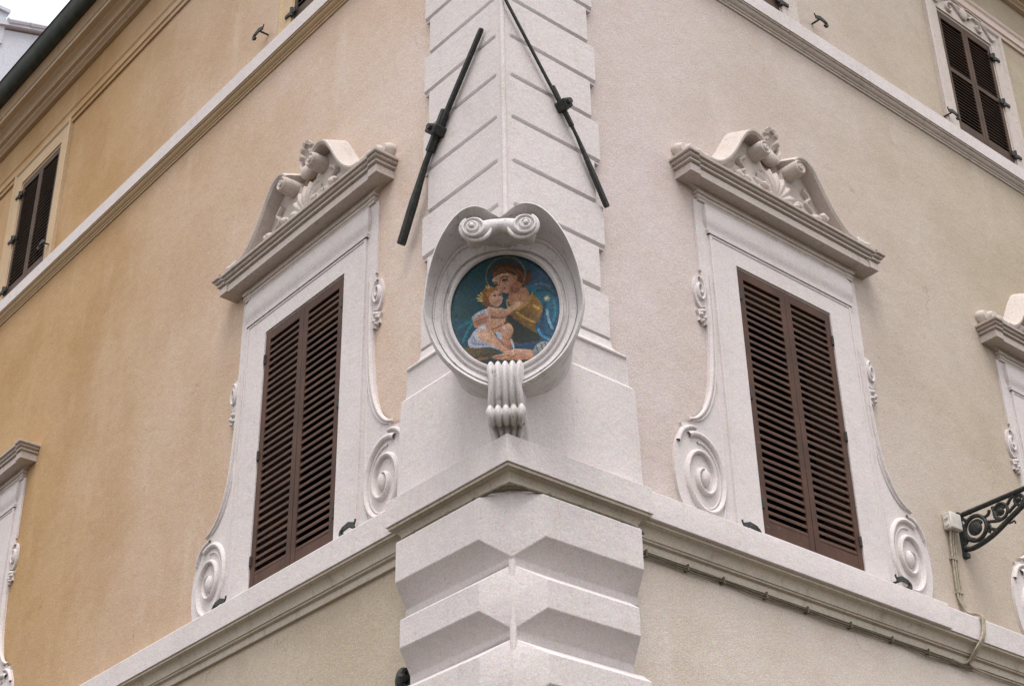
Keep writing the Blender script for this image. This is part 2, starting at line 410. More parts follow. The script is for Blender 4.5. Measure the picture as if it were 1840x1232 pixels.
# --- string course under the top storey
def string_profile(zb, zt):
    w0 = .105
    return [(-.02, zt+.01), (w0-.01, zt+.004), (w0, zt-.006), (w0, zb), (w0-.012, zb-.003), (w0-.014, zb-.016), (w0-.03, zb-.02), (w0-.034, zb-.034),
            (w0-.045, zb-.05), (w0-.062, zb-.06), (w0-.07, zb-.064), (w0-.072, zb-.08), (w0-.084, zb-.084), (w0-.088, zb-.105), (-.02, zb-.108)]
for side, zb, zt in (('R', 13.325, 13.525), ('L', 13.375, 13.575)):
    sp_ = string_profile(zb, zt)
    obj('string_course', wall_run(side, sp_[:4]+[(-.02, zb)], .96, 15.5).mesh('string_course', 'white'), B, bevel=.003)
    obj('string_moulding', wall_run(side, [(-.02, zb-.0005), (.10, zb-.0005)]+sp_[4:], .96, 15.5).mesh('string_moulding', 'stone_warm' if side == 'L' else 'stone'), B)
cs = [(-.02, 13.72), (.15, 13.71), (.16, 13.70), (.16, 13.35), (.12, 13.30), (.07, 13.2), (-.02, 13.19)]
obj('string_course', corner_run(cs, 1.08, 1.08, True, .16).mesh('string_course', 'stone'), B, bevel=.003)
b = corner_run([(.06, 12.84), (.06, 13.25)], .955, .955); obj('quoin_block', b.mesh('quoin_block', 'white'), B)
b = corner_run([(-.02, 15.8), (.06, 15.8), (.06, 13.66), (-.02, 13.66)], .955, .955, True, .06); obj('quoin_block', b.mesh('quoin_block', 'white'), B)

# --- eaves: architrave moulding, frieze, cornice and gutter
arch = [(-.02, 16.13), (.06, 16.12), (.066, 16.10), (.062, 16.07), (.045, 16.05), (.04, 15.98), (.05, 15.96), (.048, 15.93), (.03, 15.92), (.026, 15.86), (-.02, 15.855)]
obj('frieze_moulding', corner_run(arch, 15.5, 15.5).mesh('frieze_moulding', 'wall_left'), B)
eave = [(-.02, 16.70), (.06, 16.70), (.075, 16.72), (.11, 16.735), (.12, 16.76), (.17, 16.765), (.18, 16.79), (.215, 16.82), (.25, 16.83), (.26, 16.845), (.34, 16.85), (.345, 16.90),
        (.36, 16.905), (.375, 16.93), (.41, 16.96), (.43, 16.97), (.43, 17.02), (-.02, 17.04)]
obj('eaves_cornice', corner_run(eave, 15.5, 15.5).mesh('eaves_cornice', 'cornice'), B)
gut = [(.40, 17.02), (.42, 16.985), (.46, 16.965), (.51, 16.975), (.56, 17.02), (.59, 17.10), (.60, 17.20), (.615, 17.21), (.60, 17.22), (.58, 17.20), (.42, 17.20), (.40, 17.02)]
obj('gutter', corner_run(gut, 15.5, 15.5).mesh('gutter', 'gutter'), B)

# ------------------------------------------------------------------ main windows
ZT = HH                 # local z: 0 at the bottom of the shutters
def run_returns(profile, half, wref):
    """moulding on the wall with mitred returns at both ends, local x centred"""
    rings = []
    for w_, z in profile:
        e = half+(w_-wref); rings.append([(-e, .02, z), (-e, -w_, z), (e, -w_, z), (e, .02, z)])
    b = MB(); b.loft(rings, False); return b
def surround_mesh():
    b = MB()
    # flat architrave round the opening
    o = [(-.98, -.13), (.98, -.13), (.98, ZT+.215), (-.98, ZT+.215)]
    i = [(-HW, .0), (HW, .0), (HW, ZT), (-HW, ZT)]
    i2 = [(-HW-.006, -.0), (HW+.006, -.0), (HW+.006, ZT+.012), (-HW-.006, ZT+.012)]
    i3 = [(-HW+.002, .001), (HW-.002, .001), (HW-.002, ZT-.028), (-HW+.002, ZT-.028)]
    o2 = [(-.955, -.13), (.955, -.13), (.955, ZT+.19), (-.955, ZT+.19)]
    R = lambda q, w_: [(x, -w_, z) for x, z in q]
    b.loft([R(o, -.02), R(o, .046), R(o2, .047), R(o2, .040), R(i2, .040), R(i2, .022), R(i3, .020), R(i3, -.1)], True)
    # ears beside the frieze and the frieze itself
    for sg in (-1, 1): b.prism([(sg*.97, 2.42), (sg*1.13, 2.42), (sg*1.13, 3.205), (sg*.97, 3.205)], -.02, .022)
    rings = []
    for w_, z, e in ((.055, 2.861, 1.0), (.058, 2.90, 1.01), (.036, 2.915, 1.0), (.036, 2.93, 1.0), (.054, 2.965, 1.02), (.064, 3.02, 1.03), (.064, 3.09, 1.03), (.056, 3.15, 1.02), (.038, 3.195, 1.0), (.02, 3.21, 1.0)):
        rings.append([(-e, .02, z), (-e, -w_, z), (e, -w_, z), (e, .02, z)])
    b.loft(rings, False)
    return b.mesh('window_surround', 'white')
def hood_mesh():
    p = [(.0, 3.195), (.042, 3.198), (.044, 3.225), (.053, 3.23), (.053, 3.252), (.043, 3.258), (.045, 3.268), (.062, 3.274), (.064, 3.298), (.052, 3.304), (.054, 3.338), (.19, 3.338), (.2, 3.335),
         (.202, 3.412), (.186, 3.416), (.188, 3.428), (.222, 3.434), (.224, 3.452), (.204, 3.456), (.206, 3.466), (.240, 3.474), (.25, 3.488), (.232, 3.492), (.234, 3.501), (.266, 3.506), (.27, 3.528), (.26, 3.534), (.0, 3.60)]
    half = 1.327
    rings = []
    for w_, z in p:
        e = half+(w_-.2)
        if w_ < .1 and z < 3.335: e = 1.045+w_
        st = .018 if z > 3.334 and w_ > .1 else .006
        a = e-.13 if z > 3.334 else e-.1
        rings.append([(-e, .02, z), (-e, -w_, z), (-a, -w_, z), (-a, -w_+st, z), (a, -w_+st, z), (a, -w_, z), (e, -w_, z), (e, .02, z)])
    b = MB(); b.loft(rings, False); return b.mesh('hood', 'stone')
LIMB = smooth([(1.04, 3.60), (.93, 3.62), (.80, 3.72), (.68, 3.88), (.58, 4.05), (.48, 4.19), (.37, 4.255), (.27, 4.24), (.19, 4.17)], 5)
def limb_mesh(sg):
    b = MB(); rings = []
    N = len(LIMB)
    for i in range(N):
        p = np.array(LIMB[i]); t = np.array(LIMB[min(i+1, N-1)])-np.array(LIMB[max(i-1, 0)]); t /= np.linalg.norm(t)
        n = np.array([t[1], -t[0]]) if t[1]*1 >= 0 or True else None
        n = np.array([t[1], -t[0]])
        if n[0] < 0 and n[1] < 0: n = -n
        up_ = n*.075+np.array([0, .015]); q = [p+up_, p+n*.012, p, p-n*.016, p-n*.036, p-n*.036]
        ww = [-.01, .195, .215, .212, .19, -.01]
        rings.append([(sg*a[0], -w_, a[1]) for a, w_ in zip(q, ww)])
    b.loft(rings, True, True)
    # volute: a roll standing out from the wall with a spiral face
    cx, cz = .25, 4.10
    b2 = []
    K = 22
    for (w_, r) in ((-.01, .088), (.19, .082), (.228, .072), (.234, .062), (.222, .05), (.222, .034), (.24, .03), (.242, .016), (.232, .0015)):
        b2.append([(sg*(cx+r*math.cos(2*math.pi*k/K)), -w_, cz+r*math.sin(2*math.pi*k/K)) for k in range(K)])
    b.loft(b2, True, True)
    return b.mesh('pediment_scroll', 'stone')
def tympanum_mesh():
    b = MB(); pts = [p for p in LIMB if p[1] > 3.58]
    poly = [(x, z-.03) for x, z in pts]+[(.1, 4.0), (0, 3.97), (-.1, 4.0)]+[(-x, z-.03) for x, z in reversed(pts)]
    b.prism(poly, -.01, .055)
    b.prism([(-.86, 3.58), (.86, 3.58), (.72, 3.66), (.55, 3.84), (-.55, 3.84), (-.72, 3.66)], .05, .07)
    return b.mesh('tympanum', 'stone')
def shell_mesh():
    b = MB(); rings = []
    nr, na = 9, 89
    for i in range(nr+1):
        t = i/nr; ring = []
        for j in range(na):
            a = R_(-14)+R_(208)*j/(na-1); rib = math.cos(j/(na-1)*11*2*math.pi)
            r = .05+.27*t*(1+.05*rib*t); h = .06+.045*math.sin(math.pi*min(t*.8+.1, 1))+.011*rib*t
            ring.append((r*math.cos(a)*.95, -h, 3.66+r*math.sin(a)*1.08))
        rings.append(ring)
    b.loft(rings, False)
    b.blob((0, -.09, 3.63), (.08, .06, .06), 0, 12, 8)
    # leaf sprays lying along the hood either side
    rr = random.Random(3)
    for sg in (-1, 1):
        for k in range(7):
            x = sg*(.16+.085*k); z = 3.61+.05*math.sin(k*1.7)+.02*(k % 2)
            b.blob((x, -.12-.05*rr.random(), z), (.055, .05, .026+.012*(k % 3)), sg*(.5-.25*(k % 3)), 9, 6, .18)
        pth = smooth([(sg*.42, 3.98), (sg*.50, 3.90), (sg*.44, 3.82), (sg*.54, 3.74), (sg*.50, 3.66), (sg*.62, 3.61)], 5)
        b.relief(pth, .026, .06, .05)
    return b.mesh('shell', 'stone')
def crest_mesh():
    b = MB()
    for a, L, r in ((-34, .20, .03), (-20, .27, .034), (-7, .31, .036), (7, .31, .036), (20, .28, .034), (34, .20, .03)):
        q = R_(90-a)
        pts = smooth([(L*t*math.cos(q)*.8, -.03-.10*t**3, 4.20+L*(t-.25*t**6)*math.sin(q)*1.25) for t in (0, .3, .55, .75, .9, 1.0)], 3)
        n_ = len(pts); b.tube(pts, [r*(.8+.35*math.sin(math.pi*k/n_)) for k in range(n_)], 8, True, .6)
    for sg in (-1, 1): b.relief([(sg*x, z) for x, z in smooth([(.08, 4.2), (.15, 4.27), (.19, 4.36), (.16, 4.42), (.12, 4.39)], 5)], .03, .0, .06)
    b.blob((0, -.05, 4.19), (.12, .07, .09), 0, 12, 8, .15)
    return b.mesh('crest', 'stone')
def end_mesh(sg):
    b = MB()
    def roll(x, w_, z, r, L, dx=0.):
        rings = []
        for t in np.linspace(0, 1, 7):
            k = r*(.72+.28*math.sin(math.pi*min(t*.9+.12, 1))); rings.append([(sg*(x+dx*t+k*math.cos(q)), -(-.01+(w_+.01)*t), z+k*.95*math.sin(q)) for q in np.linspace(0, 2*math.pi, 13)[:-1]])
        b.loft(rings, True, True)
    roll(1.20, .15, 3.66, .085, .1); roll(1.10, .12, 3.68, .07, .1, .02); roll(1.29, .10, 3.67, .075, .1, -.02)
    b.tube(smooth([(sg*1.30, -.16, 3.57), (sg*1.22, -.19, 3.60), (sg*1.14, -.19, 3.585), (sg*1.05, -.18, 3.60), (sg*.98, -.17, 3.575)], 4), [.02]*4+[.035]*8+[.025]*5, 8, True, .8)
    b.blob((sg*1.0, -.12, 3.62), (.06, .06, .04), .5*sg, 9, 6, .15)
    return b.mesh('end_ornament', 'stone')
def side_mesh(sg):
    b = MB()
    lo = smooth([(1.30, -.14), (1.47, -.12), (1.585, -.01), (1.645, .17), (1.655, .36), (1.62, .55), (1.55, .68)], 5)
    hi = smooth([(1.475, .765), (1.37, .81), (1.27, .92), (1.195, 1.10), (1.145, 1.32), (1.115, 1.6), (1.105, 1.86)], 5)
    vol = smooth([(1.11, 2.03), (1.17, 2.015), (1.215, 2.07), (1.235, 2.18), (1.215, 2.29), (1.165, 2.345), (1.115, 2.35)], 4)
    leaf = smooth([(1.105, 1.86), (1.15, 1.83), (1.16, 1.88), (1.20, 1.87), (1.195, 1.93), (1.215, 1.97), (1.16, 2.0), (1.11, 2.01)], 2)
    poly = [(.95, -.14)]+lo+[(1.53, .72), (1.54, .755)]+hi+leaf+vol+[(1.11, 2.46), (.95, 2.46)]
    poly = [(sg*x, z) for x, z in poly]
    b.prism(poly, -.02, .026)
    mir = lambda P: [(sg*x, z) for x, z in P]
    # raised fillets that follow the sweeping edge
    edge = smooth([(1.47, .80), (1.36, .85), (1.26, .96), (1.18, 1.13), (1.13, 1.34), (1.10, 1.62), (1.088, 1.9), (1.085, 2.4)], 6)
    b.relief(mir([(x-.012, z) for x, z in edge]), .017, .024, .03, 5)
    b.relief(mir([(x-.062, z+.0) for x, z in edge if z > .81]), .011, .024, .018, 5)
    # big spiral
    def spiral(cx, cz, ax, az, turns, a0, shr, n=64):
        o = []
        for i in range(n+1):
            t = i/n; a = a0+turns*2*math.pi*t; k = 1-shr*t; o.append((cx+ax*k*math.cos(a), cz+az*k*math.sin(a)))
        return o
    sp = spiral(1.335, .30, .285, .40, 2.05, R_(62), .84)
    n = len(sp)
    b.relief(mir(sp), [.030-.012*i/n for i in range(n)], .022, [.034+.012*i/n for i in range(n)], 6)
    b.relief(mir(spiral(1.335, .30, .215, .315, .8, R_(80), .2, 40)), .012, .022, .018, 5)
    b.blob((sg*1.325, -.035, .30), (.055, .04, .085), 0, 12, 8)
    # link between spiral and sweep
    b.relief(mir(smooth([(1.60, .56), (1.54, .67), (1.45, .73), (1.38, .74)], 5)), .02, .024, .03, 5)
    b.relief(mir([(1.16, -.12), (1.11, .05), (1.075, .3), (1.06, .7), (1.055, 1.2), (1.05, 2.4)]), .012, .024, .016, 5)
    # little volute and leaf high up
    sv_ = spiral(1.165, 2.185, .058, .125, 1.6, R_(80), .8, 40)
    b.relief(mir(sv_), .016, .022, .032, 5)
    for x, z, r in ((1.15, 1.97, .03), (1.18, 1.925, .024), (1.14, 1.90, .024), (1.165, 1.865, .02)):
        b.blob((sg*x, -.03, z), (r, .03, r*.8), 0, 8, 6)
    return b.mesh('side_scroll', 'white')
NS = 33
def leaf_frame_mesh(hw, hh, mid, mat, st=.072):
    b = MB(); W = hw-.004; y0, y1 = -.016, .026
    b.box(.003, st, y0, y1, .006, hh-.006); b.box(W-st, W, y0, y1, .006, hh-.006)
    b.box(st, W-st, y0+.002, y1, .006, .13); b.box(st, W-st, y0+.002, y1, hh-.105, hh-.006)
    if mid: b.box(st, W-st, y0+.002, y1, hh*.49, hh*.49+.07)
    return b.mesh('shutter', mat)
def slat_mesh(hw, st, period, mat):
    b = MB(); x0, x1 = st-.002, hw-.004-st+.002
    t = period*.43
    prof = [(-.012, 0), (-.014, t*.5), (-.010, t), (.034, period*.72+t*.55), (.036, period*.72)]
    b.loft([[(x, y, z) for y, z in prof] for x in (x0, x1)], True, True)
    return b.mesh('slat', mat)
def slats_joined(hw, hh, st, period, mid, mat):
    b = MB(); x0, x1 = st-.002, hw-.004-st+.002; z = .135
    t = period*.22
    while z < hh-.14:
        if not (mid and hh*.49-.03 < z < hh*.49+.06):
            prof = [(-.010, z), (-.012, z+t*.5), (-.009, z+t), (.03, z+period*.7+t*.5), (.032, z+period*.7)]
            b.loft([[(x, y, zz) for y, zz in prof] for x in (x0, x1)], True, True)
        z += period
    return b.mesh('slats', mat)
def shutters(side, c, z, hw, hh, individual, mat, mid=False, period=None, st=.072, depth=-.016):
    l, rz = wall_loc(side, c, z)
    n = NS; per = (hh-.13-.105)/n if period is None else period
    for sg in (-1, 1):
        key = ('leaf', hw, hh, mid, mat, sg)
        def mk():
            me = leaf_frame_mesh(hw, hh, mid, mat, st)
            if sg < 0: me.transform(Matrix.Rotation(math.pi, 4, 'Z') @ Matrix.Identity(4)); me.transform(Matrix.Diagonal((1, -1, 1, 1))); me.flip_normals()
            return me
        o = obj('shutter', cached(key, mk), B, l, rz, bevel=.003)
        o.location = Vector(l)+Matrix.Rotation(rz, 3, 'Z') @ Vector((0, depth, 0))
        if individual:
            for hz in (.28, hh*.5, hh-.3):
                kb = cached('knuckle', lambda: MB().tube([(0, -.02, -.05), (0, -.022, -.045), (0, -.022, .045), (0, -.02, .05)], [.008, .014, .014, .008], 8).mesh('hinge', 'iron'))
                obj('hinge', kb, o, (sg*(hw-.012), 0, hz))
            def mks():
                me = slat_mesh(hw, st, per, mat)
                if sg < 0: me.transform(Matrix.Diagonal((-1, 1, 1, 1))); me.flip_normals()
                return me
            me = cached(('slat', hw, mat, sg), mks)
            for k in range(n):
                s_ = obj('slat', me, o, (0, 0, .13+per*k+.002)); s_.rotation_euler = (random.gauss(0, .02), random.gauss(0, .006), 0)
        else:
            def mkj():
                me = slats_joined(hw, hh, st, per, mid, mat)
                if sg < 0: me.transform(Matrix.Diagonal((-1, 1, 1, 1))); me.flip_normals()
                return me
            tag(obj('slats', cached(('slats', hw, hh, mat, sg, mid), mkj), o), kind='stuff')
def main_window(side, c, z, individual, crest=True):
    l, rz = wall_loc(side, c, z)
    s = obj('window_surround', cached('surround', surround_mesh), B, l, rz, bevel=.003)
    obj('hood', cached('hood', hood_mesh), s, bevel=.003)
    if crest:
        obj('tympanum', cached('tymp', tympanum_mesh), s)
        obj('shell', cached('shell', shell_mesh), s); obj('crest', cached('crest', crest_mesh), s)
    for sg in (-1, 1):
        if crest:
            obj('pediment_scroll', cached(('limb', sg), lambda: limb_mesh(sg)), s)
            obj('end_ornament', cached(('end', sg), lambda: end_mesh(sg)), s)
        obj('side_scroll', cached(('side', sg), lambda: side_mesh(sg)), s)
    shutters(side, c, z, HW, HH, individual, 'wood', period=None if individual else .0724)
main_window('R', CR, ZR, True); main_window('L', CL, ZL, True)
main_window('R', 7.97, ZR, False); main_window('L', 9.94, ZL, False, False)

# ------------------------------------------------------------------ top-storey windows
def top_surround(hh, hw, mat):
    b = MB(); ov = .27
    R = lambda q, w_: [(x, -w_, z) for x, z in q]
    def q(e, top): return [(-hw-e, -.12), (hw+e, -.12), (hw+e, hh+top), (-hw-e, hh+top)]
    b.loft([R(q(ov, .30), -.02), R(q(ov, .30), .05), R(q(ov-.03, .27), .056), R(q(ov-.05, .25), .045), R(q(ov-.06, .24), .032), R(q(.02, .03), .03), R(q(.018, .028), .012), R([(-hw, 0), (hw, 0), (hw, hh), (-hw, hh)], .01), R([(-hw, 0), (hw, 0), (hw, hh), (-hw, hh)], -.1)], True)
    # curled ornament over the head and ears
    for sg in ((-1, 1) if mat == 'stone' else ()):
        mir = lambda P: [(sg*x, z) for x, z in P]
        b.relief(mir(smooth([(.10, hh+.18), (.22, hh+.26), (.34, hh+.20), (.36, hh+.12), (.30, hh+.09), (.26, hh+.14), (.30, hh+.17)], 6)), .022, .03, .035, 5)
        b.relief(mir(smooth([(.38, hh+.25), (.48, hh+.20), (.54, hh+.12), (.60, hh+.10), (.66, hh+.15)], 6)), .02, .03, .03, 5)
        b.relief(mir(smooth([(.02, hh+.30), (.12, hh+.34), (.24, hh+.33), (.40, hh+.30)], 6)), .016, .03, .03, 5)
    if mat == 'stone': b.blob((0, -.045, hh+.2), (.08, .04, .10), 0, 12, 8, .1)
    return b.mesh('window_surround', mat)
def hinge_mesh():
    b = MB(); b.box(-.02, .09, -.05, -.02, -.02, .02); b.tube([(-.03, -.04, -.055), (-.03, -.04, .06)], .022, 8); b.box(-.11, -.02, -.046, -.03, -.03, .035)
    return b.mesh('hinge', 'iron')
for side, c, z, hw, hh, mid, mat in (('R', 3.36, ZUR, UHW, UHH, True, 'dwood'), ('R', URc, ZUR, UHW, UHH, True, 'dwood'),
                                     ('L', 2.9, ZUL, UHW, UHH, False, 'dwood'), ('L', ULc, ZUL, UHW+.03, UHH+.05, False, 'dwood')):
    l, rz = wall_loc(side, c, z)
    s = obj('window_surround', cached(('top', hw, hh, side), lambda: top_surround(hh, hw, 'stone' if side == 'R' else 'stone_warm')), B, l, rz, bevel=.003)
    shutters(side, c, z, hw, hh, False, mat, mid, period=.052 if mid else .062, st=.06, depth=.004)
    for sg in ((1,) if side == 'R' else (-1,)):
        for hz in (.12, hh*.5, hh-.2):
            h = obj('hinge', cached('hinge', hinge_mesh), s, (sg*(hw+.03), 0, hz), 0 if sg > 0 else 0)
            if sg < 0: h.scale = (-1, 1, 1)

# ------------------------------------------------------------------ corner shrine
SH = empty('wall_shrine', (0, 0, 0), R_(-45))     # local x: to the right along the wall-face bisector plane, local -y: out of the corner
tag(SH, 'oval grey-white marble shrine with curled hood framing a mosaic on the building corner', 'shrine')
# rim: half outline (s, z, n) from the bottom centre up one side
rim_h = [(0, 7.415, .40), (.15, 7.44, .40), (.33, 7.555, .41), (.455, 7.69, .42), (.535, 7.85, .43), (.577, 8.0, .44), (.588, 8.13, .45), (.56, 8.37, .465), (.49, 8.585, .525), (.395, 8.738, .58), (.30, 8.812, .635), (.20, 8.825, .675), (.115, 8.795, .68), (.05, 8.748, .67), (0, 8.72, .66)]
rim_h = smooth(rim_h, 5)
RH = len(rim_h)
MZ, MA, MBv, MN = 8.125, .418, .505, .30
def inner(i, k=1., top=0.):
    # matching point on the mosaic's oval
    t = i/(RH-1); a = -math.pi/2+math.pi*t
    return (MA*k*math.cos(a), MZ+MBv*k*math.sin(a))
def bowl_mesh(sg):
    b = MB(); rings = []
    prof = [(0., 0., 0.), (.0, .0, .03), (.05, .0, .036), (.12, .0, .03), (.13, .0, .004), (.28, .06, .0), (.29, .06, .022), (.33, .075, .028), (.37, .09, .022), (.385, .095, .0), (.55, .25, .0), (.66, .38, .0), (.67, .38, .018), (.72, .44, .02), (.735, .46, .0), (.86, .70, .0), (.94, .9, .0), (.955, .93, .012), (1., 1., .008)]
    for i, (s_, z_, n_) in enumerate(rim_h):
        ix, iz = inner(i); r = []
        for a, dn, lift in prof:
            x = ix+(s_-ix)*a; z = iz+(z_-iz)*a
            curve = dn**(1.1+3.4*(i/(RH-1))**1.5)      # scooped hollow, deepest under the hood
            r.append((sg*x, -(MN+(n_-MN)*curve+lift), z))
        rings.append(r)
    # outside of the hood: rim lip, then back to the wall
    for i, (s_, z_, n_) in enumerate(rim_h):
        cx, cz = 0, 8.12
        f = lambda k, nn: (sg*(cx+(s_-cx)*k), -nn, cz+(z_-cz)*k)
        rings[i] += [f(1.016, n_-.004), f(1.024, n_-.02), f(1.02, n_-.05), f(.985, n_-.075), f(.965, n_-.14), f(.93, .16), f(.86, -.02), f(.80, -.3), f(.78, -.62)]
    b.loft(rings, False)
    return b
b = bowl_mesh(1); b2 = bowl_mesh(-1); b.add(b2.v, b2.f)
frame = obj('frame', b.mesh('frame', 'shrine', 50), SH)
# the two curls: spiral-faced discs on rolls that meet like a bow under the lip
for sg in (-1, 1):
    cx, cz, DN = .190, 8.60, .085
    b = MB(); K = 26; rr = []
    for w_, r in ((.44, .06), (.52, .075), (.62, .088), (.648, .088), (.657, .080), (.657, .072), (.640, .064), (.640, .052), (.660, .044), (.662, .034), (.652, .027), (.654, .02), (.672, .017), (.676, .008), (.677, .001)):
        sw = (.088-r)*.16
        rr.append([(sg*(cx+sw+r*math.cos(2*math.pi*k/K)), -w_-DN, cz+sw*.7+r*math.sin(2*math.pi*k/K)) for k in range(K)])
    b.loft(rr, True, True)
    pth = smooth([(sg*.21, -.655, 8.60), (sg*.15, -.65, 8.615), (sg*.09, -.64, 8.64), (sg*.04, -.63, 8.66), (-sg*.005, -.625, 8.665)], 5)
    b.tube(pth, list(np.linspace(.078, .056, len(pth))), 16)
    # lip running from the rim round the outside of the disc
    n = 40; lip = []
    for i in range(n+1):
        t = i/n; a = math.pi/2+2*math.pi*.92*t; r = .185-.10*min(1, t*1.6)**.8
        lip.append((sg*(cx+.01+r*math.cos(a)), -(.585+.05*t)-DN, cz+r*math.sin(a)))
    b.tube(lip[8:], [.006+.012*min(1, i/6) for i in range(n-7)], 8)
    obj('scroll', b.mesh('scroll', 'shrine', 50), SH)
# bead round the picture
b = MB(); K = 96; rings = []
for k in range(K):
    a = 2*math.pi*k/K; c_, s_ = math.cos(a), math.sin(a)
    ring = []
    for j in range(8):
        q = 2*math.pi*j/8; rr = .016*math.cos(q); ring.append(((MA+.006+rr)*c_, -(MN+.014+.016*math.sin(q)), MZ+(MBv+.006+rr)*s_))
    rings.append(ring)
b.loft(rings, True, False, True); obj('bead', b.mesh('bead', 'shrine'), SH)
# fluted console below
path = smooth([(.318, 7.635), (.372, 7.612), (.428, 7.565), (.445, 7.50), (.435, 7.41), (.405, 7.325), (.362, 7.278), (.345, 7.262), (.372, 7.252), (.398, 7.225), (.398, 7.185), (.365, 7.155), (.31, 7.15), (.275, 7.16), (.262, 7.145), (.235, 7.115), (.17, 7.085), (.10, 7.07)], 4)
b = MB(); rings = []; N = len(path)
for i, (n_, z_) in enumerate(path):
    a = np.array(path[min(i+1, N-1)])-np.array(path[max(i-1, 0)]); a /= np.linalg.norm(a)
    nn = np.array([-a[1], a[0]])
    if nn[0] < 0 and i < N*.7: nn = -nn
    half = .132+.012*math.exp(-((z_-7.22)/.04)**2)-(.05*(max(0, 7.16-z_)/.1))
    half -= .012*math.exp(-((z_-7.42)/.1)**2)
    r = [(-half, .12, z_)]
    for j in range(61):
        t = j/60; x = -half+2*half*t
        fl = max(0., abs(math.sin(math.pi*5*t))-.18)**.8*.040
        r.append((x, -(n_+fl*.9*abs(nn[0])+.004), z_+fl*nn[1]*.9))
    r.append((half, .12, z_)); rings.append(r)
b.loft(rings, False); obj('console', b.mesh('console', 'shrine', 60), SH)

# --- the mosaic: a mother holding a child, set in small tesserae
def paint_mosaic(W=170):
    """returns colours on a grid in picture coordinates (0..1232 both ways)"""
    XS0, XS1, YS0, YS1 = 118, 1066, 118, 1062
    H = int(W*(YS1-YS0)/(XS1-XS0)*1.205)
    X, Y = np.meshgrid(np.linspace(XS0, XS1, W), np.linspace(YS0, YS1, H))
    img = np.zeros((H, W, 3)); r = np.random.default_rng(5)
    def nz(sc, seed):
        q = np.random.default_rng(seed); g_ = q.random((int(1300/sc)+3, int(1300/sc)+3)); xi, yi = X/sc, Y/sc
        x0, y0 = xi.astype(int), yi.astype(int); fx, fy = xi-x0, yi-y0
        return (g_[y0, x0]*(1-fx)*(1-fy)+g_[y0, x0+1]*fx*(1-fy)+g_[y0+1, x0]*(1-fx)*fy+g_[y0+1, x0+1]*fx*fy)
    def poly_mask(P):
        P = smooth(P, 6, True); m_ = np.zeros(X.shape, bool); n = len(P)
        for i in range(n):
            x1, y1 = P[i]; x2, y2 = P[(i+1) % n]
            cnd = ((y1 > Y) != (y2 > Y)); 
            with np.errstate(divide='ignore', invalid='ignore'): xx = (x2-x1)*(Y-y1)/(y2-y1+1e-9)+x1
            m_ ^= cnd & (X < xx)
        return m_
    def ell(cx, cy, rx, ry, rot=0):
        c_, s_ = math.cos(rot), math.sin(rot); dx, dy = X-cx, Y-cy
        return ((dx*c_+dy*s_)/rx)**2+((-dx*s_+dy*c_)/ry)**2
    def fill(mask, c, c2=None, d=(0, 1), grain=.0, seed=1):
        c = np.array(c, float)
        if c2 is not None:
            t = X*d[0]+Y*d[1]; lo, hi = t[mask].min() if mask.any() else 0, t[mask].max() if mask.any() else 1
            k = np.clip((t-lo)/(hi-lo+1e-6)+(nz(60, seed)-.5)*.5, 0, 1)[..., None]; cc = c*(1-k)+np.array(c2, float)*k
        else: cc = np.broadcast_to(c, img.shape)
        img[mask] = cc[mask]
    def stroke(P, wd, c, sm=6):
        P = np.array(smooth(P, sm)); D = np.full(X.shape, 1e9)
        for a, b_ in zip(P, P[1:]):
            v = b_-a; t = np.clip(((X-a[0])*v[0]+(Y-a[1])*v[1])/(v@v+1e-9), 0, 1)
            D = np.minimum(D, np.hypot(X-a[0]-t*v[0], Y-a[1]-t*v[1]))
        img[D < wd] = c
    SK, SKD, SKL = (190, 146, 122), (134, 98, 80), (218, 180, 156)
    k = np.clip((X-200)/800+(nz(120, 2)-.5)*.6, 0, 1)[..., None]
    img[:] = np.array((30, 78, 84))*(1-k)+np.array((46, 84, 104))*k
    fill(ell(960, 360, 160, 110) < 1, (66, 92, 116), (40, 80, 100), (0, 1), 0, 8)
    # cloak
    fill(poly_mask([(770, 400), (850, 395), (930, 420), (1010, 440), (1060, 520), (1060, 640), (1010, 790), (960, 870), (880, 840), (850, 730), (890, 600), (850, 490)]), (34, 104, 124), (30, 84, 120), (0, 1), 0, 3)
    fill(poly_mask([(120, 640), (250, 640), (340, 610), (330, 720), (270, 850), (210, 900), (140, 780)]), (24, 86, 100), (20, 70, 90), (0, 1), 0, 4)
    for P, c in (([(950, 610), (960, 680), (990, 760)], (130, 168, 184)), ([(930, 560), (915, 650), (890, 740)], (18, 66, 92)), ([(1010, 520), (1020, 620), (1000, 700)], (60, 130, 150)), ([(870, 760), (900, 810), (960, 850)], (84, 150, 190)),
                 ([(870, 440), (950, 440), (1030, 490)], (24, 70, 84)), ([(230, 830), (270, 740), (310, 680)], (40, 120, 140)), ([(180, 720), (230, 690), (300, 660)], (40, 110, 120)), ([(820, 400), (900, 380), (980, 410)], (90, 110, 130))):
        stroke(P, 11, c)
    fill(poly_mask([(660, 850), (780, 840), (890, 850), (860, 900), (760, 920), (660, 900)]), (24, 90, 130), (20, 60, 84), (0, 1), 0, 5)
    # bodice and lap
    fill(poly_mask([(600, 600), (660, 600), (760, 570), (830, 470), (910, 560), (900, 640), (850, 740), (870, 850), (760, 860), (660, 860), (600, 720)]), (156, 118, 62), (92, 74, 42), (-.5, 1), 0, 6)
    fill(poly_mask([(590, 640), (660, 640), (740, 720), (870, 800), (880, 850), (690, 860), (650, 800), (640, 720)]), (48, 54, 40), (34, 48, 40), (0, 1), 0, 7)
    for P, c in (([(690, 610), (760, 660), (840, 700)], (186, 146, 82)), ([(840, 560), (880, 590)], (196, 160, 90)), ([(660, 650), (740, 700), (830, 760)], (120, 92, 52))): stroke(P, 9, c)
